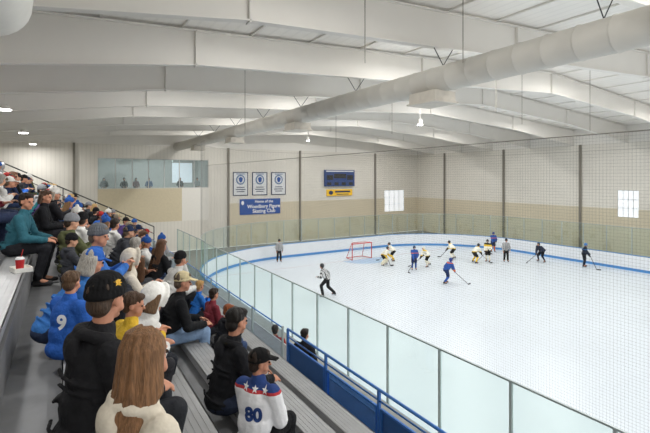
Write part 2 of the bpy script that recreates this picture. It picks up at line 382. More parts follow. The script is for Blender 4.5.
# ---------------------------------------------------------------- the setting
def roofZ(X): return 4.06 + .056 * (X - 3.15) if X < 19.8 else 4.992 - .07 * (X - 19.8)
def rafZ(X):
    if X < 3.15: return 3.03 + .124 * (X - 3.15)
    if X < 19.8: return 3.05 + .055 * (X - 3.15)
    if X < 28: return 3.966 - .06 * (X - 19.8)
    return 3.474 - .11 * (X - 28)
WY = 38.0; WX = 36.0; LX = -6.0; Y0 = -6
mb = MB()
mb.prismY([(LX, roofZ(LX)), (19.8, roofZ(19.8)), (WX + .3, roofZ(WX + .3)), (WX + .3, roofZ(WX) + .2), (19.8, 5.2), (LX, roofZ(LX) + .2)], Y0, WY)
ceil = struct(mb.build('ceiling', roof_m), 'white metal roof liner over the rink')
mb = MB()
for i in range(21):
    X = LX + 1 + i * 1.95
    mb.box((X, (Y0 + WY) / 2, roofZ(X) - .03), (.05, WY - Y0, .06))
struct(mb.build('purlins', white_steel, ceil))
# rafters
for i in range(9):
    y = 4.1 + 3.9 * i; r = empty('roof_beam', (0, 0, 0))
    tag(r, 'white tapered steel roof beam spanning above stands and ice', 'beam', 'white roof beams')
    xs = [LX, 3.15, 19.8, 28, WX]
    pts = [(x, rafZ(x)) for x in xs] + [(x, roofZ(x) - .1) for x in reversed(xs)]
    MB().prismY(pts, y - .012, y + .012).build('web', white_steel, r)
    m2 = MB(); m3 = MB()
    for a, b in zip(xs, xs[1:]):
        m2.bar((a, y, rafZ(a)), (b, y, rafZ(b)), .2, .03); m3.bar((a, y, roofZ(a) - .09), (b, y, roofZ(b) - .09), .2, .03)
    m2.build('bottom_flange', white_steel, r); m3.build('top_flange', white_steel, r)
    for x in (3.15, 11.5, 19.8, 28):
        MB().box((x, y, (rafZ(x) + roofZ(x) - .14) / 2), (.04, .2, roofZ(x) - .14 - rafZ(x) + .1)).build('splice_plate', white_steel, r)
# end wall, with the opening of the viewing lounge
mb = MB(); T = .25; yc = WY + T / 2
def wallpiece(x0, x1, z0, z1): mb.box(((x0 + x1) / 2, yc, (z0 + z1) / 2), (x1 - x0, T, z1 - z0))
LX0, LX1, LZ0, LZ1 = 2.5, 11.2, -.95, 1.5
wallpiece(LX, LX0, ICE, 2.6); wallpiece(LX0, LX1, ICE, -3.75); wallpiece(LX0, LX1, LZ1, 2.6); wallpiece(LX1, 31.1, ICE, 2.6); wallpiece(34, WX + .3, ICE, 2.6); wallpiece(31.1, 34, ICE, -3.9); wallpiece(31.1, 34, -1.5, 2.6)
struct(mb.build('wall_back', wall_m), 'pale ribbed end wall behind the rink')
mb = MB(); wallpiece(LX, WX + .3, 2.6, 5.2); struct(mb.build('trim_1', white_steel))
mb = MB(); T = .03; yc = WY - .015; wallpiece(13.1, 31.1, ICE, -2.4); wallpiece(34, WX, ICE, -2.4); wallpiece(31.1, 34, ICE, -3.9); struct(mb.build('trim_4', wains), 'tan ribbed lower wall panels behind the rink')
T = .25; yc = WY + T / 2
mb = MB(); wallpiece(LX0, 8.9, -3.75, LZ0); struct(mb.build('wall_lounge', tan_m), 'tan wall below the viewing windows')
mb = MB(); wallpiece(8.9, LX1, -3.75, LZ0); struct(mb.build('wall_lounge_side', wall_w))
# lounge room behind the glass
mb = MB(); mb.box((6.85, WY + 4.3, .2), (9.2, .1, 3.6)); mb.box((6.85, WY + 2.2, -1.85), (9.2, 4.2, .1)); mb.box((6.85, WY + 2.2, 2.0), (9.2, 4.2, .1)); mb.box((2.3, WY + 2.2, .2), (.1, 4.2, 3.6)); mb.box((11.4, WY + 2.2, .2), (.1, 4.2, 3.6))
struct(mb.build('wall_lounge_room', mat('lounge_wall', '#c4c5c0', .8)))
l = bpy.data.lights.new('lounge_fill_light', 'AREA'); l.energy = 100; l.shape = 'RECTANGLE'; l.size = 6; l.size_y = 1.2; o = bpy.data.objects.new('lounge_fill_light', l); COL.objects.link(o); o.location = (6.85, WY + 2.2, 1.9)  # added fill light that brightens the lounge, with no fixture of its own
w = tag(empty('window_1'), 'long viewing window of the upper lounge', kind='structure')
MB().box((6.85, WY + .12, .275), (8.7, .02, 2.45)).build('pane', wglass, w); mb = MB()
for i in range(8): mb.box((LX0 + .02 + i * 1.238, WY + .1, .275), (.05, .08, 2.45))
for z in (LZ0 + .03, LZ1 - .03): mb.box((6.85, WY + .1, z), (8.7, .08, .06))
mb.build('window_frame', mat('white_frame', '#c9cbc9', .5), w)
def window(n, cx, cy, cz, wx, wz, side=False, lab='', grid=True):
    w = tag(empty('window_%d' % n), lab, kind='structure')
    sz = (lambda a, b, t: (t, a, b)) if side else (lambda a, b, t: (a, t, b)); o = V((-.02, 0, 0)) if side else V((0, -.02, 0)); ce = V((cx, cy, cz))
    MB().box(ce, sz(wx, wz, .04)).build('pane', pane_glow, w); mb = MB(); ax = V((0, 1, 0)) if side else V((1, 0, 0))
    for i in range(5):
        if grid or i in (0, 4): mb.box(ce + o + ax * (-wx / 2 + wx * i / 4), sz(.035, wz, .06))
    for i in range(4):
        if grid or i in (0, 3): mb.box(ce + o + V((0, 0, -wz / 2 + wz * i / 3)), sz(wx, .035, .06))
    mb.build('window_frame', mat('grid_frame', '#c2c3bf', .5), w)
window(2, 32.55, WY + .1, -2.7, 2.9, 2.4, False, 'bright gridded daylight window in the end wall')
window(4, 9.9, WY + 4.2, .4, 1.9, 1.9, False, 'plain glowing pane imitating a bright reflection in the lounge glass', False)  # no real window: glowing pane put in as a reflection in the lounge glass
mb = MB(); xc = WX + .15
def sw(y0, y1, z0, z1): mb.box((xc, (y0 + y1) / 2, (z0 + z1) / 2), (.3, y1 - y0, z1 - z0))
sw(Y0, 15.0, ICE, 2.6); sw(16.4, WY, ICE, 2.6); sw(15.0, 16.4, ICE, -3); sw(15.0, 16.4, -1, 2.6)
struct(mb.build('wall_right', wall_my), 'pale ribbed side wall beyond the rink')
mb = MB(); sw(Y0, WY, 2.6, 4.2); struct(mb.build('trim_3', white_steel))
mb = MB(); mb.box((WX - .015, (Y0 + 15) / 2, (ICE - 2.4) / 2), (.03, 15 - Y0, -2.4 - ICE)); mb.box((WX - .015, (16.4 + WY) / 2, (ICE - 2.4) / 2), (.03, WY - 16.4, -2.4 - ICE)); mb.box((WX - .015, 15.7, (ICE - 3) / 2), (.03, 1.4, -3 - ICE)); struct(mb.build('trim_5', wains_y), 'tan ribbed lower panels of the side wall')
window(3, WX + .1, 15.7, -2, 1.4, 2, True, 'gridded daylight window in the far side wall')
MB().box((LX - .1, 16, -.5), (.2, 44, 12)).build('wall_left', wall_my)['kind'] = 'structure'
for n, (x, y) in enumerate([(20.3, WY - .12), (29.7, WY - .12), (12.97, WY - .12), (.9, WY - .12), (WX - .12, 33.6), (WX - .12, 26.2), (WX - .12, 19.1), (WX - .12, 12), (WX - .12, 5)]):
    side = x > 35; zt = 2.6
    o = MB().box((x, y, (ICE + zt) / 2), (.16 if not side else .14, .14 if not side else .16, zt - ICE)).build('column', grey_m)
    tag(o, 'slim grey steel column against the pale wall', 'column', 'grey wall columns')
# ---- rink path
def path(step):
    P = []
    def seg(a, b):
        n = max(1, round((V(b) - V(a)).length / step))
        for i in range(n): P.append(V(a).lerp(V(b), i / n))
    def arc(cx, cy, a0, a1):
        n = max(1, round(8.5 * abs(R(a1 - a0)) / step))
        for i in range(n): a = R(a0 + (a1 - a0) * i / n); P.append(V((cx + 8.5 * math.cos(a), cy + 8.5 * math.sin(a), 0)))
    seg((6.4, -5, 0), (6.4, 22, 0)); arc(14.9, 22, 180, 90); seg((14.9, 30.5, 0), (24.3, 30.5, 0)); arc(24.3, 22, 90, 0); seg((32.8, 22, 0), (32.8, -5, 0)); P.append(V((32.8, -5, 0)))
    return P
PF = path(.7)
MB().box((15, 16, ICE - .15), (42.6, 44.2, .2)).build('floor', concrete)['kind'] = 'structure'
mb = MB(); n = len(PF); mb.add([(p.x, p.y, ICE) for p in PF], [tuple(range(n))]); ice = struct(mb.build('floor_ice', ice_m, fix=False), 'white ice surface of the rink')
if ice.data.polygons[0].normal.z < 0: ice.data.flip_normals()
def ring(cx, cy, r, w, z, a0=0, a1=360, n=64):
    mb = MB(); vs = []
    for i in range(n + 1):
        a = R(a0 + (a1 - a0) * i / n); vs += [(cx + r * math.cos(a), cy + r * math.sin(a), z), (cx + (r - w) * math.cos(a), cy + (r - w) * math.sin(a), z)]
    mb.add(vs, [(2 * i, 2 * i + 2, 2 * i + 3, 2 * i + 1) for i in range(n)]); return mb
paint_r = mat('ice_red', '#cfb3b6', .3, var=.05); paint_b = mat('ice_blue', '#a3bfdc', .3, var=.05)
MB().box((19.6, 26.9, ICE + .004), (24.5, .05, .004)).build('marking', paint_r, ice)
ring(19.8, 26.9, 1.83, 1.83, ICE + .003, 180, 360, 32).build('marking', paint_b, ice)
# ---- boards and glass
bd = tag(empty('dasher_boards'), 'white rink boards with blue kickplate and clear glass around the ice', 'rink boards')
b1, b2, b3 = MB(), MB(), MB()
for a, b in zip(PF, PF[1:]):
    z = lambda p, h: (p.x, p.y, ICE + h)
    b1.bar(z(a, .61), z(b, .61), .09, .86); b2.bar(z(a, .09), z(b, .09), .1, .18); b3.bar(z(a, 1.06), z(b, 1.06), .12, .035)
b1.build('boards', board_w, bd); b2.build('kickplate', blue_b, bd); b3.build('cap_rail', blue_b, bd)
PG = path(1.55); GT = 2.9
for a, b in zip(PG, PG[1:]):
    MB().bar((a.x, a.y, ICE + (1.08 + GT) / 2), (b.x, b.y, ICE + (1.08 + GT) / 2), .014, GT - 1.08).build('glass_pane', glass, bd)
for a in PG: MB().box((a.x, a.y, ICE + (1.08 + GT) / 2), (.04, .05, GT - 1.08)).build('post', alupost, bd)
mb = MB()
for a, b in zip(PF, PF[1:]): mb.bar((a.x, a.y, ICE + GT), (b.x, b.y, ICE + GT), .03, .03)
mb.build('top_channel', alupost, bd)
gp = tag(empty('glass_partition'), 'tall clear glass partition continuing past the rink corner beside the stands', 'glass partition')
for i in range(5):
    y = 22.2 + i * 1.5
    if i < 4: MB().box((6.33, y + .75, ICE + 1.5), (.014, 1.5, 2.9)).build('glass_pane', glass, gp)
    MB().box((6.33, y, ICE + 1.5), (.05, .05, 3.0)).build('post', alupost, gp)
MB().box((6.33, 25.2, ICE + 3.0), (.04, 6.1, .04)).build('top_channel', alupost, gp)
# ---- safety nets
def net(P, z0, z1, step, th, name, label, m):
    mb = MB()
    for p in P:
        mb.add([(p.x - th, p.y, z0), (p.x + th, p.y, z0), (p.x + th, p.y, z1), (p.x - th, p.y, z1), (p.x, p.y - th, z0), (p.x, p.y + th, z0), (p.x, p.y + th, z1), (p.x, p.y - th, z1)], [(0, 1, 2, 3), (4, 5, 6, 7)])
    Q = P[::6] + [P[-1]]; k = int((z1 - z0) / step)
    for j in range(k + 1):
        z = z0 + step * j
        vs = [(p.x, p.y, z + e) for p in Q for e in (-th, th)]; mb.add(vs, [(2 * i, 2 * i + 1, 2 * i + 3, 2 * i + 2) for i in range(len(Q) - 1)])
    e = tag(empty(name), label, 'net'); mb.build('netting', m, e, fix=False); mb = MB()
    for a, b in zip(Q, Q[1:]): mb.tube((a.x, a.y, z1), (b.x, b.y, z1), .008, n=6)
    mb.build('cable', grey_m, e)
near = [p for p in path(.045) if p.x < 6.41]; near = near[:-1] if near[-1].y < 0 else near
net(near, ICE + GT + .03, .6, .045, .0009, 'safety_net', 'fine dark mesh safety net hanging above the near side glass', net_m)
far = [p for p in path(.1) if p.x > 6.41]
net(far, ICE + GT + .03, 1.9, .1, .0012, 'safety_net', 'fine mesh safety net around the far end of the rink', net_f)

# ---- bleachers
BY0, BY1 = -1.5, 19.3
for r in range(-6, 5):
    z = ZR(r) - .43; x0 = XR(r) + .16; x1 = XR(r + 1) + .16 + (.1 if r == 4 else 0)
    o = MB().box(((x0 + x1) / 2, (BY0 + BY1) / 2, (z - .45)), (x1 - x0, BY1 - BY0, .9)).build('floor', deck_m); struct(o, 'stepped metal deck of the bleachers')
    if r >= 1:
        MB().box((x1 - .02, (BY0 + BY1) / 2, z + .004), (.035, BY1 - BY0, .008)).build('trim', mat('nosing', '#d9bd4a', .6) if r == 2 else mat('nosing_grey', '#a5a5a2', .6), o)
names = {-5: 'second from top', -4: 'third from top', -3: 'fourth from top', -2: 'fifth from top', -1: 'holding the red cup', 0: 'beneath the man in the black knit hat', 1: 'in front of the man in the black knit hat', 2: 'beneath the child in the number 80 jersey', 3: 'second from the blue railing', 4: 'nearest the blue railing'}
for r in range(-5, 5):
    b = empty('bench', (XR(r), (BY0 + BY1) / 2, ZR(r) - .43)); tag(b, 'long aluminium bleacher bench, row ' + names[r], 'bench', 'bleacher benches')
    L = BY1 - BY0; z = .43
    mb = MB(); mb.box((0, 0, z - .02), (.28, L, .04)); mb.box((.135, 0, z - .035), (.012, L, .07)); mb.box((-.135, 0, z - .035), (.012, L, .07))
    for gx in (-.09, -.045, 0, .045, .09): mb.box((gx, 0, z + .001), (.012, L, .004))
    mb.build('seat', alu, b)
    for k in range(12): MB().box((0, -L / 2 + .9 + k * 1.75, z - .09), (.2, .05, .1)).build('bracket', deck_m, b)

# front railing (blue)
rl = tag(empty('railing', (3.3, 0, -3.18)), 'blue steel railing with framed blue panels at the near front of the stands', 'railing')
zt = .6; y0, y1 = -9.4, 6.6
MB().tube((0, y0, zt), (0, y1, zt), .019).build('top_rail', blue_p, rl, True)
MB().tube((0, y0, .47), (0, y1, .47), .012).build('mid_rail', blue_p, rl, True)
n = 13; pbl = glassm('panel_blue_glass', '#8fb2dc', .06)
for i in range(n + 1):
    y = y0 + (y1 - y0) * i / n; MB().box((0, y, .15), (.035, .035, .9)).build('post', blue_p, rl)
    if i < n:
        y2 = y + (y1 - y0) / n; MB().box((.01, (y + y2) / 2, .08), (.01, y2 - y - .06, .56)).build('panel', pbl if i % 2 else blue_s, rl); mb = MB()
        for q in (y + .05, y2 - .05): mb.box((.0, q, .08), (.03, .025, .62))
        for z in (-.23, .38): mb.box((.0, (y + y2) / 2, z), (.03, y2 - y - .1, .025))
        mb.build('panel_frame', blue_p, rl)
rl = tag(empty('railing', (3.3, 0, -3.18)), 'low slim glass railing with grey posts along the far front of the stands', 'railing')
y0, y1 = 6.8, 19.3; n = 9; pglass = glassm('panel_glass', '#eef5fa', .05)
MB().tube((0, y0, .56), (0, y1, .56), .012).build('top_rail', blue_p, rl, True)
for i in range(n + 1):
    y = y0 + (y1 - y0) * i / n; MB().box((0, y, .26), (.03, .03, .66)).build('post', alupost, rl)
    if i < n:
        y2 = y + (y1 - y0) / n; MB().box((.01, (y + y2) / 2, .27), (.008, y2 - y - .06, .5)).build('panel', pglass, rl)
# platform between the stands and the boards
struct(MB().box((4.9, 6.5, -5.7), (2.8, 26, 1.2)).build('floor', concrete), 'low concrete walkway beside the rink boards')
def handrail(y, label, x0=-3.2, x1=3.4, h=.95):
    e = tag(empty('handrail'), label, 'handrail')
    f = lambda x, k: (x, y, -1.33 - .508 * x + k)
    MB().tube(f(x0, h), f(x1, h), .024).build('top_rail', black_m, e, True)
    for k in (.1, .38, .66): MB().tube(f(x0, k), f(x1, k), .014).build('mid_rail', black_m, e, True)
    for i in range(7):
        x = x0 + (x1 - x0) * i / 6; MB().tube(f(x, -.5), f(x, h), .02).build('post', black_m, e, True)
handrail(19.45, 'black sloping handrail closing the far end of the stands')

# ---- ducts
dk = tag(empty('air_duct'), 'long round pale grey ceiling duct running the length of the rink', 'duct')
mb = MB(); N = 28; ys = []; y = -5.0; DR = .335; DZ = 2.56
while y < WY:
    ys += [(y, DR), (y + .58, DR), (y + .59, DR + .012), (y + .62, DR + .012), (y + .63, DR)]; y += .635
vs = []
for y, r in ys:
    for i in range(N): a = 2 * math.pi * i / N; vs.append((8.5 + r * math.cos(a), min(y, WY), DZ + r * math.sin(a)))
mb.add(vs, [(k * N + i, k * N + (i + 1) % N, (k + 1) * N + (i + 1) % N, (k + 1) * N + i) for k in range(len(ys) - 1) for i in range(N)])
mb.build('duct_body', duct_m, dk, True)
for y in (.7, 8.4, 16.1, 23.8, 31.5):
    mb = MB(); mb.box((8.5, y, DZ - .46), (.75, .95, .28)); mb.box((8.5, y, DZ - .61), (.85, 1.05, .04)); mb.build('diffuser_box', mat('diffuser', '#c9c3b8', .6), dk)
for y in (4.1, 8, 11.9, 15.8, 19.7, 23.6, 27.5, 31.4):
    mb = MB(); mb.tube((8.5, y, DZ + DR), (8.15, y, 3.34), .012, n=5); mb.tube((8.5, y, DZ + DR), (8.85, y, 3.36), .012, n=5); mb.build('hanger', black_m, dk)
d2 = tag(empty('air_duct'), 'short white duct end hanging above the stands at upper left', 'duct')
mb = MB(); vs = []; prof = [(-3, .5), (6.9, .5), (7.15, .48), (7.35, .39), (7.45, .23), (7.48, .02)]
for y, r in prof:
    for i in range(N): a = 2 * math.pi * i / N; vs.append((-.8 + r * math.cos(a), y, 2.33 + r * math.sin(a)))
mb.add(vs, [(k * N + i, k * N + (i + 1) % N, (k + 1) * N + (i + 1) % N, (k + 1) * N + i) for k in range(len(prof) - 1) for i in range(N)])
mb.build('duct_body', mat('duct_white', '#f1efe9', .7, var=.02), d2, True)
MB().tube((-.8, 6.6, 2.8), (-.8, 6.6, 3.75), .012).build('hanger', black_m, d2)
for (px, d, z0) in ((463, 9.5, 2.9), (365, 9.5, 2.9), (392, 20, 2.4), (522, 18, 2.6), (245, 15, 1.9), (590, 17, 2.2), (336, 26, 1.9), (496, 14, 2.5)):
    X, Y = W(px, d); tag(MB().tube((X, Y, z0 - .4), (X, Y, roofZ(X) - .01), .01, n=6).build('hanging_rod', grey_m), 'thin steel rod hanging from the roof', 'rod', 'hanging rods')
# ---- lights
def light(x, y, z, P, lab, grp, drop=.5, r=.2):
    e = tag(empty('ceiling_light', (x, y, z)), lab, 'light', grp)
    mb = MB(); mb.tube((0, 0, .12), (0, 0, .3), r * 1.1, .08, 16); mb.tube((0, 0, .3), (0, 0, drop), .012, n=6); mb.build('housing', white_steel, e)
    MB().tube((0, 0, .09), (0, 0, .12), r, r, 16).build('lens', glow, e)
    l = bpy.data.lights.new('lamp', 'AREA'); l.energy = P; l.shape = 'DISK'; l.size = 2 * r; l.color = (1, .985, .96); o = bpy.data.objects.new('lamp', l); COL.objects.link(o); o.parent = e; o.location = (0, 0, .08)
for x in (10.5, 19.8, 28.5):
    for y in (1.2, 9.0, 16.8, 24.6, 32.4): light(x, y, roofZ(x) - .52, 285, 'round high bay light hung between roof beams over the ice', 'high bay lights over the ice', .5)
for y in (-2, 5.2, 12.5, 18, 27, 36): light(-1.6, y, 2.15 if y > 8 else 2.6, 135 if y > 8 else 70, 'bright round lamp hung above the spectator stands', 'lamps over the stands', 1.5 if y > 8 else 1.1)
for y in (.9, 4.9, 8.9, 16.7, 20.6): light(4.4, y, 3.72, 105, 'added round lamp kept unseen over the front of the stands', 'added unseen lamps over the front of the stands', .38)  # extra lamps added for more light, tucked out of view behind the rafters
for (px, d, z, nm) in ((420, 15, 1.8, 'nearer'), (308, 24, 2.0, 'farther')):
    X, Y = W(px, d); light(X, Y, z - .1, 12, 'small bright pendant lamp on a thin rod beside the duct, %s one' % nm, None, roofZ(X) - z, .09)

# ---- banners, scoreboard, signs
bl_t = mat('banner_blue', '#1d4f9e', .7, var=.04); slate = mat('crest_slate', '#5f7ba3', .7); gold = mat('banner_gold', '#b99a45', .7); whitet = mat('white_lettering', '#f4f4f4', .6, var=.01); navy = mat('navy_ink', '#1b2b52', .7); bw = mat('banner_white', '#e0e2e4', .8, var=.03)
for k, (x0, x1) in enumerate(((13.4, 14.87), (15.26, 16.8), (17.2, 18.75))):
    b = tag(empty('banner', (0, 0, 0)), '%s of the three white championship banners on the end wall' % ('leftmost', 'middle', 'rightmost')[k], 'banner', 'championship banners')
    cx = (x0 + x1) / 2; w2 = (x1 - x0) / 2; y = WY - .04
    MB().prismY([(cx - w2, .46), (cx + w2, .46), (cx + w2, -1.72), (cx - w2, -1.72)], y - .01, y + .01).build('cloth', navy, b)
    MB().prismY([(cx - w2 * .88, .38), (cx + w2 * .88, .38), (cx + w2 * .88, -1.64), (cx - w2 * .88, -1.64)], y - .02, y).build('field', bw, b)
    MB().ell((cx, y - .03, -.25), (.44, .02, .46)).build('crest', slate, b); MB().ell((cx, y - .05, -.25), (.32, .02, .34)).build('crest_centre', bw, b); MB().prismY([(cx - .2, -.1), (cx, .02), (cx + .2, -.1), (cx + .14, -.4), (cx, -.52), (cx - .14, -.4)], y - .09, y - .04).build('crest_shield', bl_t, b)
    for z in (-.95, -1.15, -1.35): MB().box((cx, y - .03, z), (.95 - abs(z + 1.15), .02, .07)).build('text_line', navy, b)
    MB().box((cx, y - .03, .28), (.8, .02, .08)).build('text_line', slate, b)
b = tag(empty('banner'), 'wide blue banner with white lettering under the championship banners', 'banner')
MB().box((16.1, WY - .06, -2.77), (4.1, .03, 1.45)).build('cloth', bl_t, b)
walltext('Home of the', .36, (16.45, WY - .09, -2.3), whitet, b, .006); walltext('Woodbury Figure', .46, (16.45, WY - .09, -2.76), whitet, b, .01); walltext('Skating Club', .46, (16.45, WY - .09, -3.2), whitet, b, .01)
MB().ell((14.33, WY - .08, -2.4), (.13, .012, .2)).build('emblem', whitet, b)
b = tag(empty('scoreboard'), 'dark blue electronic scoreboard high on the end wall', 'scoreboard')
MB().box((24.95, WY - .15, -.12), (3.7, .22, 1.7)).build('case', mat('score_blue', '#22427f', .5), b)
MB().box((24.95, WY - .27, .1), (1.5, .02, .45)).build('time_panel', black_m, b)
for x in (23.7, 26.2):
    MB().box((x, WY - .27, -.05), (.75, .02, .5)).build('score_panel', black_m, b)
for x in (23.6, 24.5, 25.4, 26.3): MB().box((x, WY - .27, -.7), (.5, .02, .3)).build('penalty_panel', black_m, b)
MB().box((24.95, WY - .27, .6), (3.4, .02, .1)).build('stripe', whitet, b)
b = tag(empty('sign'), 'yellow sign with dark emblem directly under the scoreboard', 'sign')
MB().box((25.0, WY - .09, -1.62), (3.2, .08, .66)).build('board', yellow_m, b)
MB().box((25.35, WY - .14, -1.53), (1.9, .02, .18)).build('dark_band', navy, b); MB().ell((23.9, WY - .14, -1.62), (.26, .015, .22)).build('emblem', navy, b); MB().box((25.35, WY - .14, -1.8), (1.5, .02, .08)).build('dark_band', navy, b)

# ---- goal
gx, gy = W(362, 33.2); g = tag(empty('hockey_goal', (gx, gy, ICE)), 'red framed hockey goal with white net on its goal line', 'goal')
mb = MB(); r = .035
for sg in (-1, 1): mb.tube((sg * .915, 0, 0), (sg * .915, 0, 1.22), r); mb.tube((sg * .915, 0, 1.22), (sg * .6, .5, 1.22), .025); mb.tube((sg * .6, .5, 1.22), (sg * .75, 1.0, .02), .02); mb.tube((sg * .915, 0, .02), (sg * .75, 1, .02), .025)
mb.tube((-.915, 0, 1.22), (.915, 0, 1.22), r); mb.tube((-.6, .5, 1.22), (.6, .5, 1.22), .025); mb.tube((-.75, 1, .02), (.75, 1, .02), .025); mb.build('goal_frame', red_p, g)
mb = MB(); wn = mat('goal_net', '#e8e8e8', .9)
for i in range(19):
    t = i / 18; mb.tube((-.915 + 1.83 * t, 0, 1.22), (-.6 + 1.2 * t, .5, 1.22), .006, n=3); mb.tube((-.6 + 1.2 * t, .5, 1.22), (-.75 + 1.5 * t, 1, .02), .006, n=3)
for i in range(10):
    t = i / 9; a = V((-.6, .5, 1.22)).lerp(V((-.75, 1, .02)), t); b_ = V((-.915, 0, 1.22)).lerp(V((-.915, 0, .02)), t); mb.tube(a, (-a.x, a.y, a.z), .006, n=3); mb.tube(a, b_, .006, n=3); mb.tube((-a.x, a.y, a.z), (-b_.x, b_.y, b_.z), .006, n=3)
mb.build('goal_net', wn, g)

# ---------------------------------------------------------------- skaters
up_legs = [((.05, .11, .50), (.0, .13, .14)), ((.05, -.11, .50), (-.02, -.13, .14))]
str_legs = [((.27, .13, .52), (.12, .16, .14)), ((.03, -.17, .43), (-.33, -.27, .20))]
gl_legs = [((.24, .2, .48), (.05, .27, .14)), ((.2, -.2, .46), (-.02, -.3, .14))]
POSES = {
 'stride': dict(J=standing(.83, 38, 0, -22, [(.42, .22, .93), (.60, -.05, .68)], str_legs), stick=((.36, .28, 1.0), (1.1, -.62, .03))),
 'glide': dict(J=standing(.80, 42, 0, -28, [(.38, .18, .9), (.62, -.02, .66)], gl_legs), stick=((.3, .24, .98), (1.15, -.35, .03))),
 'upright': dict(J=standing(.93, 10, 20, 4, [(.28, .16, .98), (.42, -.1, .74)], up_legs), stick=((.24, .22, 1.08), (.85, -.62, .03))),
 'ref': dict(J=standing(.88, 27, 0, -6, [(.42, .2, 1.0), (.0, -.3, .9)], [((.27, .11, .56), (.16, .13, .14)), ((.0, -.13, .49), (-.33, -.2, .2))]), stick=None),
 'official': dict(J=standing(.93, 6, 0, 2, [(.14, .24, .86), (.14, -.24, .86)], up_legs), stick=None),
 'goalie': dict(J=standing(.72, 40, 0, -30, [(.42, .36, .62), (.45, -.34, .6)], [((.25, .22, .42), (.05, .34, .14)), ((.25, -.22, .42), (.05, -.34, .14))]), stick=((.42, -.34, .72), (.62, -.1, .03))),
}
for k, P in POSES.items():
    J = P['J']; plr = k not in ('ref', 'official'); P['body'] = g_body(J, .014); P['top'] = g_top(J, .05 if plr else .034, vox=.016)
    mb = MB(); mb.ell(J['hip'], (.16, .2, .13) if plr else (.15, .18, .12))
    for h, kn, an, to in J['legs']:
        if plr: mb.cap(h, h.lerp(kn, .8), .118, .105)
        else: mb.cap(h, kn, .105, .085); mb.cap(kn, kn.lerp(an, .95), .085, .07)
    P['shorts'] = solid(mb, .016, 'shorts')
    if plr:
        P['socks'] = []; P['gloves'] = []
        rr = .13 if k == 'goalie' else .072
        for h, kn, an, to in J['legs']:
            mb = MB(); mb.cap(h.lerp(kn, .8), kn, .075, rr); mb.cap(kn, kn.lerp(an, .9), rr, rr * .9 if k == 'goalie' else .058); P['socks'].append(solid(mb, .014, 'sock'))
        for sh, e, w in J['arm']:
            mb = MB(); d = (w - e).normalized(); mb.cap(w - d * .09, w + d * .01, .062, .058); mb.cap(w + d * .01, w + d * .09, .058, .05); P['gloves'].append(solid(mb, .014, 'glove'))
    P['helmet'] = g_hat(J, 'helmet', .012); P['skates'] = []; P['blades'] = []
    for h, kn, an, to in J['legs']:
        mb = MB(); mb.cap(an + (kn - an).normalized() * .1, an, .055, .05); mb.cap(an - V((.03, 0, .045)), to + V((0, 0, -.012)), .045, .036); P['skates'].append(solid(mb, .012, 'boot'))
        q = an + V((.05, 0, -.12)); P['blades'].append(MB().box(q + V((0, 0, .0)), (.27, .006, .035)).box(q + V((-.07, 0, .03)), (.04, .02, .05)).box(q + V((.08, 0, .03)), (.04, .02, .05)).mesh('blade'))
    mb = MB()
    for y in (-.05, -.025, 0, .025, .05): mb.cap(hp(J, .105 - abs(y) * .3, y, .02), hp(J, .11 - abs(y) * .3, y, -.1), .003, .003, 5)
    for z in (.01, -.025, -.06, -.095):
        for a, b in ((-.07, -.03), (-.03, .03), (.03, .07)): mb.cap(hp(J, .112 - abs(a) * .5, a, z), hp(J, .112 - abs(b) * .5, b, z), .003, .003, 5)
    P['cage'] = mb.mesh('face_cage')
sk_black = mat('skate_black', '#141518', .4); blade_m = mat('blade_steel', '#b9bdc2', .25, .8)
gold_j = bandmat('jersey_gold', [(0, '#1b1b1d'), (.12, '#e9c43a'), (.2, '#f2efe2'), (.62, '#e9c43a'), (.8, '#22221f')], 2, .75, 1.5)
blue_j = bandmat('jersey_blue', [(0, '#d96a2c'), (.12, '#24509c'), (.62, '#d96a2c'), (.68, '#24509c')], 2, .75, 1.5)
navy_j = bandmat('jersey_navy', [(0, '#30405e'), (.1, '#1a2438'), (.7, '#2e6aa8'), (.76, '#1a2438')], 2, .75, 1.5)
white_j = bandmat('jersey_whitegold', [(0, '#e0b93a'), (.12, '#ece8da'), (.7, '#2b2b2b'), (.8, '#ece8da')], 2, .75, 1.5)
ref_j = bandmat('referee_stripes', [(0, '#d9dadb'), (.5, '#1d1d1f')], 1, freq=13)
shaft_m = mat('stick_shaft', '#2d2a27', .5); bladew = mat('stick_blade', '#1a1a1a', .6)
def skater(pose, px, py, rot, jersey, shorts, sock, helm, label, grp=None, sc=1.0, glove='#1c1c1e'):
    P = POSES[pose]; X, Y = onice(px, py); rot = R(rot)
    parts = [('person', P['body'], skinm()), ('jersey', P['top'], jersey), ('trousers' if 'socks' not in P else 'hockey_pants', P['shorts'], fab(shorts))]
    if 'socks' in P: parts += [('leg_pad' if pose == 'goalie' else 'sock', q, fab(sock)) for q in P['socks']] + [('glove', q, fab(glove)) for q in P['gloves']] + [('face_cage', P['cage'], blade_m)]
    parts += [('helmet', P['helmet'], mat('helmet_' + helm, helm, .3, var=.03))]
    b = person(label, (X, Y, ICE - .0), rot, sc, parts, grp)
    for q in range(2):
        k = place('skate', P['skates'][q], sk_black, b); place('blade', P['blades'][q], blade_m, k)
    if P['stick']:
        T_, B_ = V(P['stick'][0]), V(P['stick'][1]); e = empty('hockey_stick', (X, Y, ICE), rot); e.scale = (sc,) * 3
        tag(e, 'hockey stick held by the ' + label, 'hockey stick', 'hockey sticks')
        d = (B_ - T_).normalized(); MB().bar(T_ - d * .08, B_, .03, .022).build('shaft', shaft_m, e)
        mb = MB(); sdv = V((d.x, d.y, 0)).normalized(); nrm = V((.5, .8, 0)).normalized(); g_ = pose == 'goalie'
        mb.bar(B_, B_ + (sdv * .5 + nrm * .85).normalized() * .27 + V((0, 0, .0)), .02, .11 if g_ else .065); mb.build('blade', bladew, e)
    return b
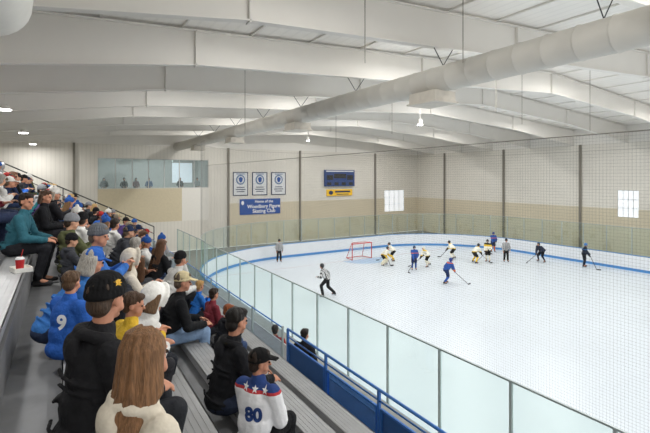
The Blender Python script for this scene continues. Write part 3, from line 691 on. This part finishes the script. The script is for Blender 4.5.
skater('official', 279, 262, -100, ref_j, '#17181a', '', '#15161a', 'striped linesman standing by the left end boards', sc=.98)
skater('ref', 327, 297, 125, ref_j, '#17181a', '', '#15161a', 'striped referee striding left, nearest official on the ice', sc=1.06)
skater('goalie', 383, 265, -60, white_j, '#232323', '#e6dfc8', '#2b2b2b', 'goaltender crouched in pale leg pads beside the goal', sc=.97, glove='#d9d2b8')
skater('glide', 394, 261, 150, white_j, '#1c1c1c', '#e9c43a', '#1c1c1c', 'white and gold skater right behind the goaltender', sc=.95)
skater('upright', 414, 270, -120, blue_j, '#1b2c55', '#24509c', '#1b2440', 'blue skater facing the camera left of the slot', sc=.95, glove='#24509c')
skater('stride', 428, 267, 165, gold_j, '#1c1c1c', '#e9e4cf', '#e6e2d3', 'gold and black skater striding left in mid ice', sc=.95)
skater('stride', 446, 284, -10, blue_j, '#1b2c55', '#24509c', '#1b3a80', 'blue skater lunging right, nearest player to the camera', sc=1.0, glove='#24509c')
skater('glide', 454, 259, 120, gold_j, '#1c1c1c', '#e9e4cf', '#1c1c1c', 'gold and black skater farthest back in the slot', sc=.95)
skater('glide', 474, 263, -20, gold_j, '#1c1c1c', '#e9c43a', '#1c1c1c', 'gold and black skater bent low right of the slot', sc=.97)
skater('upright', 488, 262, -160, gold_j, '#1c1c1c', '#e9e4cf', '#24262a', 'gold and black skater standing beside a blue opponent', sc=.97)
skater('upright', 493, 252, -120, blue_j, '#1b2c55', '#d96a2c', '#1b3a80', 'blue skater standing farthest away by the end boards', sc=.97)
skater('official', 506, 262, -130, ref_j, '#17181a', '', '#15161a', 'striped linesman standing upright on the far ice', sc=1.0)
skater('glide', 542, 262, 175, navy_j, '#15181f', '#1a2438', '#15181f', 'navy skater bent over a stick near the far boards', sc=1.0)
skater('upright', 584, 267, -70, navy_j, '#15181f', '#1a2438', '#3b74b0', 'navy skater standing upright, rightmost on the ice', sc=.97)

# ---------------------------------------------------------------- spectators, near ones first
FV = .0075
def near_person(label, row, px, d, J, rot=0, sc=1, top='#1b1c1f', legs='#2b3550', shoes='#3a3a3c', hair='#3a2a1e', hk='short', hat=None, hatcol='#111', hood=0, skin='#c98f74', topm=None, b=.02, fine=True, vox=FV, long=0, fold=1):
    rot = R(rot); loc = headloc(J, row, px, d, rot, sc)
    tm = g_top(J, b, hood, vox=.009 if fine else .013, long=long, fold=fold)
    parts = [('person', g_body(J, vox if fine else .012), skinm(skin)), ('jacket', tm, topm or fab(top)), ('trousers', g_legs(J, vox=.012), fab(legs))]
    for k in range(2): parts.append(('shoe', g_shoe(J, k), fab(shoes, .6)))
    if hk: parts.append(('hair', g_strands(J) if hk == 'strands' else g_hair(J, hk, .009), hairm(hair)))
    if hat: parts.append((('knit_hat' if hat in ('beanie', 'pom') else 'cap'), g_hat(J, hat, .006), fab(hatcol)))
    for sg in (1, -1): parts.append(('eye', g_eye(J, sg), eye_m))
    return person(label, loc, rot, sc, parts), tm, J
def side(nx, ny): N = V((nx, ny, .05)).normalized(); return V((0, 0, 1)).cross(N).normalized(), V((0, 0, 1)), N
near_person('woman seen from behind with long straight brown hair in cream hooded coat', 0, 147, 1.68, seated(4, 28, 6, 'lap', tw=5), 12, .93, '#d6cdbc', '#33363c', hair='#7d5a3c', hk='strands', hood=1, b=.018)
bo, tm, J = near_person('man in black hooded sweatshirt and black knit hat with gold emblem', 0, 107, 2.31, seated(10, 32, 4, 'lap', tw=8), 10, 1.0, '#1f1f22', '#26282d', hair='#4a3a2e', hk='short', hat='beanie', hatcol='#131315', hood=1, b=.022)
hatme = [ch for ch in bo.children if ch.name.startswith('knit_hat')][0].data
Nn = (J['HR'] @ V((-.2, -.95, .25))).normalized(); Uu = V((0, 0, 1)).cross(Nn).normalized(); Vv = Nn.cross(Uu)
em = MB(); em.add([(x * .75, y * .75, 0) for x, y in ((-.035, .012), (-.012, .02), (.004, .026), (.03, .018), (.012, .006), (.034, -.004), (.01, -.008), (.016, -.024), (-.008, -.014), (-.03, -.018), (-.018, -.002))], [tuple(range(11))])
decal(em.mesh('e', fix=False), hatme, None, hp(J, .0, 0, .07), Uu, Vv, Nn, mat('gold_thread', '#e0ae32', .6), bo, 'emblem', .003)
near_person('child in bright yellow jacket sitting just past the man in the black knit hat', 0, 134, 3.0, seated(12, -40, 8, 'phone'), 20, .7, '#d9b23a', '#2b2b2f', hair='#4b3626', hk='short', fine=False)
near_person('hunched person in white coat with round white hood up on the second bench', 1, 155, 3.9, seated(36, 10, 20, 'lap'), 15, .98, '#efeeea', '#2a2c33', hair='#6b5037', hk='bob', hood=2, b=.02, fine=False)
near_person('dark-haired man in black hooded jacket beside the number 80 jersey child', 2, 237, 3.95, seated(14, 10, 8, 'knees'), 4, 1.0, '#1d1e22', '#2a3246', hair='#17120f', hk='short', hood=1, b=.022)
ko, tm, J = near_person('child in white hockey jersey with number 80 and a black cap', 2, 260, 3.38, seated(8, -40, 4, 'lap'), 30, .82, hat='cap', hatcol='#101012', legs='#16171a', hair='#2a1d14', hk='short', b=.034, fold=0,
    topm=bandmat('jersey_usa', [(0, '#22407e'), (.16, '#c23a40'), (.2, '#f2f3f6'), (.84, '#c23a40'), (.88, '#22407e')], 2, .0, .66))
U_, V_, N_ = side(-.93, -.36)
decal(textmesh('80', .165, 0, .008), tm, None, J['hip'].lerp(J['nb'], .56) + U_ * .012, U_, V_, N_, mat('number_navy', '#22407e', .8), ko, 'number')
star = [(math.cos(R(90 + 36 * i)) * (.034 if i % 2 == 0 else .014), math.sin(R(90 + 36 * i)) * (.034 if i % 2 == 0 else .014), 0) for i in range(10)]
for dy, cl in ((-.1, whitet), (0, whitet), (.1, whitet)):
    st = MB(); st.add([(x + dy, y, 0) for x, y, z in star], [tuple(range(10))])
    decal(st.mesh('s', fix=False), tm, None, J['hip'].lerp(J['nb'], .98), U_, V_, N_, cl, ko, 'star')
near_person('man in beige cap, black jacket and jeans leaning forward', 2, 183, 5.5, seated(20, -8, 6, 'knees', feet=.44, kx=.46), 0, 1.0, '#1c1d20', '#7f98b8', '#e4e4e4', hair='#5a4c40', hk='short', hat='cap', hatcol='#d8c9a0', fine=False)
near_person('man in teal jacket with dark trousers resting forearms on knees', -1, 27, 6.1, seated(16, -35, 4, 'knees'), -12, .98, '#2f6270', '#24252a', hair='#241a14', hk='short', fine=False)
near_person('woman in black coat with brown bob right behind the teal jacket man', -1, 46, 7.6, seated(10, -20, 5, 'lap'), -5, .96, '#1b1c20', '#2a2a30', hair='#4d3626', hk='bob', b=.026, fine=False, long=1)
near_person('person in white bobble hat and black coat on the red cup bench', -1, 55, 8.8, seated(8, 10, 5, 'phone'), 0, .95, '#1f1f24', '#2e3036', hair='#a59a8c', hk='bob', hat='pom', hatcol='#e2dfda', b=.026, fine=False)
near_person('man in royal blue jacket and grey knit hat turned towards the camera side', 0, 99, 4.8, seated(14, -30, 5, 'phone'), 0, 1.0, '#3a6db8', '#2a2d35', hair='#6a5a4c', hk='short', hat='beanie', hatcol='#6b6e74', b=.026, fine=False)
near_person('person in royal blue cap bending forward in light blue jacket', 0, 93, 4.0, seated(38, 15, 14, 'knees'), 10, .96, '#3f7cc6', '#34405a', hair='#a9a49b', hk='bob', hat='cap', hatcol='#2c5fb4', fine=False)
ko, tm, J = near_person('child in royal blue jersey with white number 9 at the left', 0, 72, 3.5, seated(10, 20, 5, 'lap'), 35, .74, '#2a5db2', '#1b1c22', hair='#57402c', hk='short', b=.03, fine=False, fold=0)
U_, V_, N_ = side(-.8, -.6)
decal(textmesh('9', .2, 0, .008), tm, None, J['hip'].lerp(J['nb'], .6), U_, V_, N_, mat('number_white', '#eef1f5', .8), ko, 'number')
near_person('woman with raised cream hood and pale parka on the second bench', 1, 132, 5.3, seated(12, 5, 8, 'phone'), 5, .96, '#d8cfc0', '#33343a', hair='#7a5a3d', hk='bob', hood=2, b=.026, fine=False)
near_person('boy in maroon jacket on the third bench past the beige cap man', 3, 214, 6.75, seated(12, 10, 4, 'lap'), 10, .76, '#7a2f3a', '#25262c', hair='#2a1d14', hk='short', fine=False)
near_person('boy in black hoodie with red hair by the blue railing', 3, 229, 6.0, seated(18, -10, 12, 'phone'), 0, .74, '#1d1e23', '#3d4f72', hair='#8a4a28', hk='short', hood=1, fine=False)
near_person('child in bright blue jacket leaning on the bench near the railing', 3, 200, 7.4, seated(20, 20, 10, 'phone'), 10, .74, '#2b6fc2', '#22242a', hair='#b08a55', hk='short', fine=False)

# crowd: seven poses, shared meshes, clothes recoloured
VAR = []
for (le, ya, pi, ar, fe, tw) in ((6, 30, 4, 'lap', .33, 5), (18, 15, 8, 'knees', .36, 0), (10, -25, 5, 'phone', .30, 0), (14, 40, 2, 'cross', .33, 8), (28, 10, 4, ('chin', 'knees'), .38, 0), (4, -10, 12, 'phone', .28, -5), (22, -45, 2, ('lap', 'side'), .36, -12)):
    J = seated(le, ya, pi, ar, fe, tw=tw)
    VAR.append(dict(J=J, body=g_body(J, .014), top=g_top(J, .02, vox=.014), tophood=g_top(J, .024, 1, vox=.014), hoodup=g_top(J, .024, 2, vox=.014), legs=g_legs(J, vox=.016), shoes=[g_shoe(J, 0, .014), g_shoe(J, 1, .014)],
        short=g_hair(J, 'short', .012), long=g_hair(J, 'long', .012), beanie=g_hat(J, 'beanie', .009), pom=g_hat(J, 'pom', .009), cap=g_hat(J, 'cap', .009)))
COLS = [('black', '#1d1e21'), ('charcoal', '#3c3e44'), ('navy', '#253352'), ('royal blue', '#2f63b8'), ('light grey', '#a3a4a7'), ('maroon', '#6f2733'), ('olive', '#565a3c'), ('tan', '#a98d68'), ('white', '#dcdbd8'), ('red', '#b1332f'), ('purple', '#55407a'), ('teal', '#2b7078'), ('pink', '#c58a97'), ('mustard', '#c39a35'), ('brown', '#5b402e')]
CW = [9, 5, 5, 5, 3, 2, 2, 2, 3, 1, 1, 1, 1, 1, 2]
HATS = [('short dark hair', 'short', '#2b2019', None, None), ('short brown hair', 'short', '#5c432f', None, None), ('short grey hair', 'short', '#9b968f', None, None), ('long blond hair', 'long', '#b99762', None, None), ('long brown hair', 'long', '#5b3d28', None, None), ('hood up', 'short', '#33251b', 'hoodup', None),
    ('black knit hat', 'short', '#33251b', 'beanie', '#17171a'), ('grey knit hat', 'short', '#33251b', 'beanie', '#85878c'), ('blue knit hat', 'short', '#33251b', 'beanie', '#2f62ae'), ('blue bobble hat', 'long', '#7a5a3a', 'pom', '#2a56a0'), ('white bobble hat', 'long', '#5b3d28', 'pom', '#e3e1dc'), ('black cap', 'short', '#33251b', 'cap', '#151517'), ('red cap', 'short', '#33251b', 'cap', '#a52c2a'), ('navy cap', 'short', '#6a5a4c', 'cap', '#20304f'), ('tan cap', 'short', '#8a8078', 'cap', '#ae9c7a'), ('white cap', 'short', '#6a5a4c', 'cap', '#e2e0da')]
rows = {-5: (15, .8), -4: (12.5, .8), -3: (10.5, .85), -2: (8.6, .85), -1: (9.4, .85), 0: (6.0, .85), 1: (6.3, .8), 2: (7.4, .75), 3: (9.5, .5)}
rowname = {-5: 'in the topmost filled row', -4: 'in the second highest row', -3: 'in the third highest row', -2: 'one row above the red cup bench', -1: 'in the red cup bench row', 0: 'in the black knit hat man\'s row', 1: 'in the cream hood woman\'s row', 2: 'in the beige cap man\'s row', 3: 'in the row nearest the railing'}
used = set(); rnd = random.Random(11)
for r, (ys_, pr) in rows.items():
    y = ys_
    while y < 18.8:
        if rnd.random() < pr and all(abs(y - t[1]) > .64 for t in taken if t[0] == r):
            for _ in range(60):
                cn, ch = rnd.choices(COLS, CW)[0]; hn, hk, hc, hat, hcol = rnd.choice(HATS); lab = 'person in %s jacket with %s %s' % (cn, hn, rowname[r])
                if lab not in used: break
            used.add(lab); v = rnd.choice(VAR); kid = rnd.random() < .2; sc = rnd.uniform(.72, .82) if kid else rnd.uniform(.9, 1.03)
            parts = [('person', v['body'], skinm(rnd.choice(['#c98f74', '#d3a084', '#b67f63']))), ('jacket', v['hoodup' if hat == 'hoodup' else 'tophood' if rnd.random() < .4 else 'top'], fab(ch)), ('trousers', v['legs'], fab(rnd.choice(['#2b3550', '#26272b', '#3b4a66', '#44464b'])))]
            for k in range(2): parts.append(('shoe', v['shoes'][k], fab(rnd.choice(['#26272a', '#8f9093', '#5a4636']), .6)))
            parts.append(('hair', v[hk], hairm(hc)))
            if hcol: parts.append(('cap' if hat == 'cap' else 'knit_hat', v[hat], fab(hcol)))
            person(lab, (XR(r) + rnd.uniform(-.07, .07), y, ZR(r)), R(rnd.uniform(-14, 30)), sc, parts, 'spectators in the stands')
        y += rnd.uniform(.64, .78)
# people standing: lounge and rink-side walkway
JS = standing(.93, 2, 0, 5, [(.2, .15, 1.0), (.2, -.15, 1.0)], [((.03, .1, .5), (0, .11, .085)), ((.03, -.1, .5), (0, -.11, .085))])
SM = dict(body=g_body(JS, .014), top=g_top(JS, .024, vox=.015), legs=g_legs(JS, vox=.016), shoes=[g_shoe(JS, 0, .013), g_shoe(JS, 1, .013)], short=g_hair(JS, 'short', .012), long=g_hair(JS, 'long', .012))
def stander(lab, x, y, z, rot, sc, top, legs, hk, hc, grp=None):
    parts = [('person', SM['body'], skinm()), ('jacket', SM['top'], fab(top)), ('trousers', SM['legs'], fab(legs))] + [('shoe', SM['shoes'][k], fab('#26272a', .6)) for k in range(2)] + [('hair', SM[hk], hairm(hc))]
    person(lab, (x, y, z), R(rot), sc, parts, grp)
for i, (px, top, tn) in enumerate(((104, '#2a2c31', 'charcoal'), (124, '#1b1b1d', 'black'), (136, '#6d3038', 'maroon'), (149, '#3f5f8f', 'blue'), (180, '#202124', 'dark'), (197, '#8f8f8c', 'grey'))):
    k = (px - 60) / K; Yp = 38.7; d = Yp * c / (1 - s * k); X = k * d
    stander('person in %s top standing behind the lounge window' % tn, X, Yp, -1.8, -90 + 12 * (i % 3), 1.0, top, '#25262b', 'short' if i % 2 else 'long', '#2b1f17', 'people in the viewing lounge')
X, Y = W(304, 9.4); stander('person in black hooded top standing by the glass beyond the railing', X, Y, -5.1, 30, 1.03, '#1a1b1f', '#2b4f8a', 'short', '#1d1512')
X, Y = W(275, 10.0); stander('child in dark red top standing by the glass beyond the railing', X, Y, -5.1, 60, .96, '#8a2228', '#1d1e22', 'short', '#2b1f17')
# red drink cup and snack tray on the bench
X, Y = W(22, 5.0); e = tag(empty('drink_cup', (X - .02, Y, ZR(-1) + .002)), 'red paper drink cup with white lid on the bench', 'cup')
MB().tube((0, 0, 0), (0, 0, .15), .034, .046, 20).build('cup_body', mat('cup_red', '#c5282c', .4), e, False); MB().tube((0, 0, .15), (0, 0, .165), .048, .044, 20).tube((0, 0, .165), (0, 0, .175), .036, .034, 20).build('lid', mat('lid_white', '#eeeeee', .4), e); MB().tube((.01, 0, .17), (.03, .01, .26), .004, n=6).build('straw', red_p, e)
X, Y = W(34, 5.2); e = tag(empty('snack_tray', (X - .12, Y - .1, ZR(-1) + .002), .3), 'white cardboard snack tray beside the red drink cup', 'tray')
mb = MB(); mb.box((0, 0, .005), (.16, .22, .01))
for sg in (-1, 1): mb.box((sg * .085, 0, .025), (.01, .23, .05)); mb.box((0, sg * .115, .025), (.17, .01, .05))
mb.build('tray', mat('card_white', '#e8e6e0', .8), e); mb = MB()
for i in range(14): mb.ell((random.uniform(-.06, .06), random.uniform(-.08, .08), .025), (.015, .017, .013), None, 7, 5)
mb.build('popcorn', mat('popcorn', '#ead9a0', .8), e)['kind'] = 'stuff'

# ---------------------------------------------------------------- world, camera
wd = bpy.data.worlds.new('world'); bpy.context.scene.world = wd; wd.use_nodes = True
wd.node_tree.nodes['Background'].inputs[0].default_value = (1, .985, .96, 1); wd.node_tree.nodes['Background'].inputs[1].default_value = 1.15
cam = bpy.data.cameras.new('camera'); co = bpy.data.objects.new('camera', cam); COL.objects.link(co)
cam.sensor_width = 36; cam.lens = 36 * F / 650; cam.shift_y = -39.5 / 650; cam.clip_end = 300; cam.clip_start = .05
co.rotation_euler = (R(90), 0, -TH)
bpy.context.scene.camera = co
for o in bpy.data.objects:
    if o.parent is None: o.location.z += EYE
bpy.context.scene.view_settings.view_transform = 'Standard'
print('objects', len(bpy.data.objects))
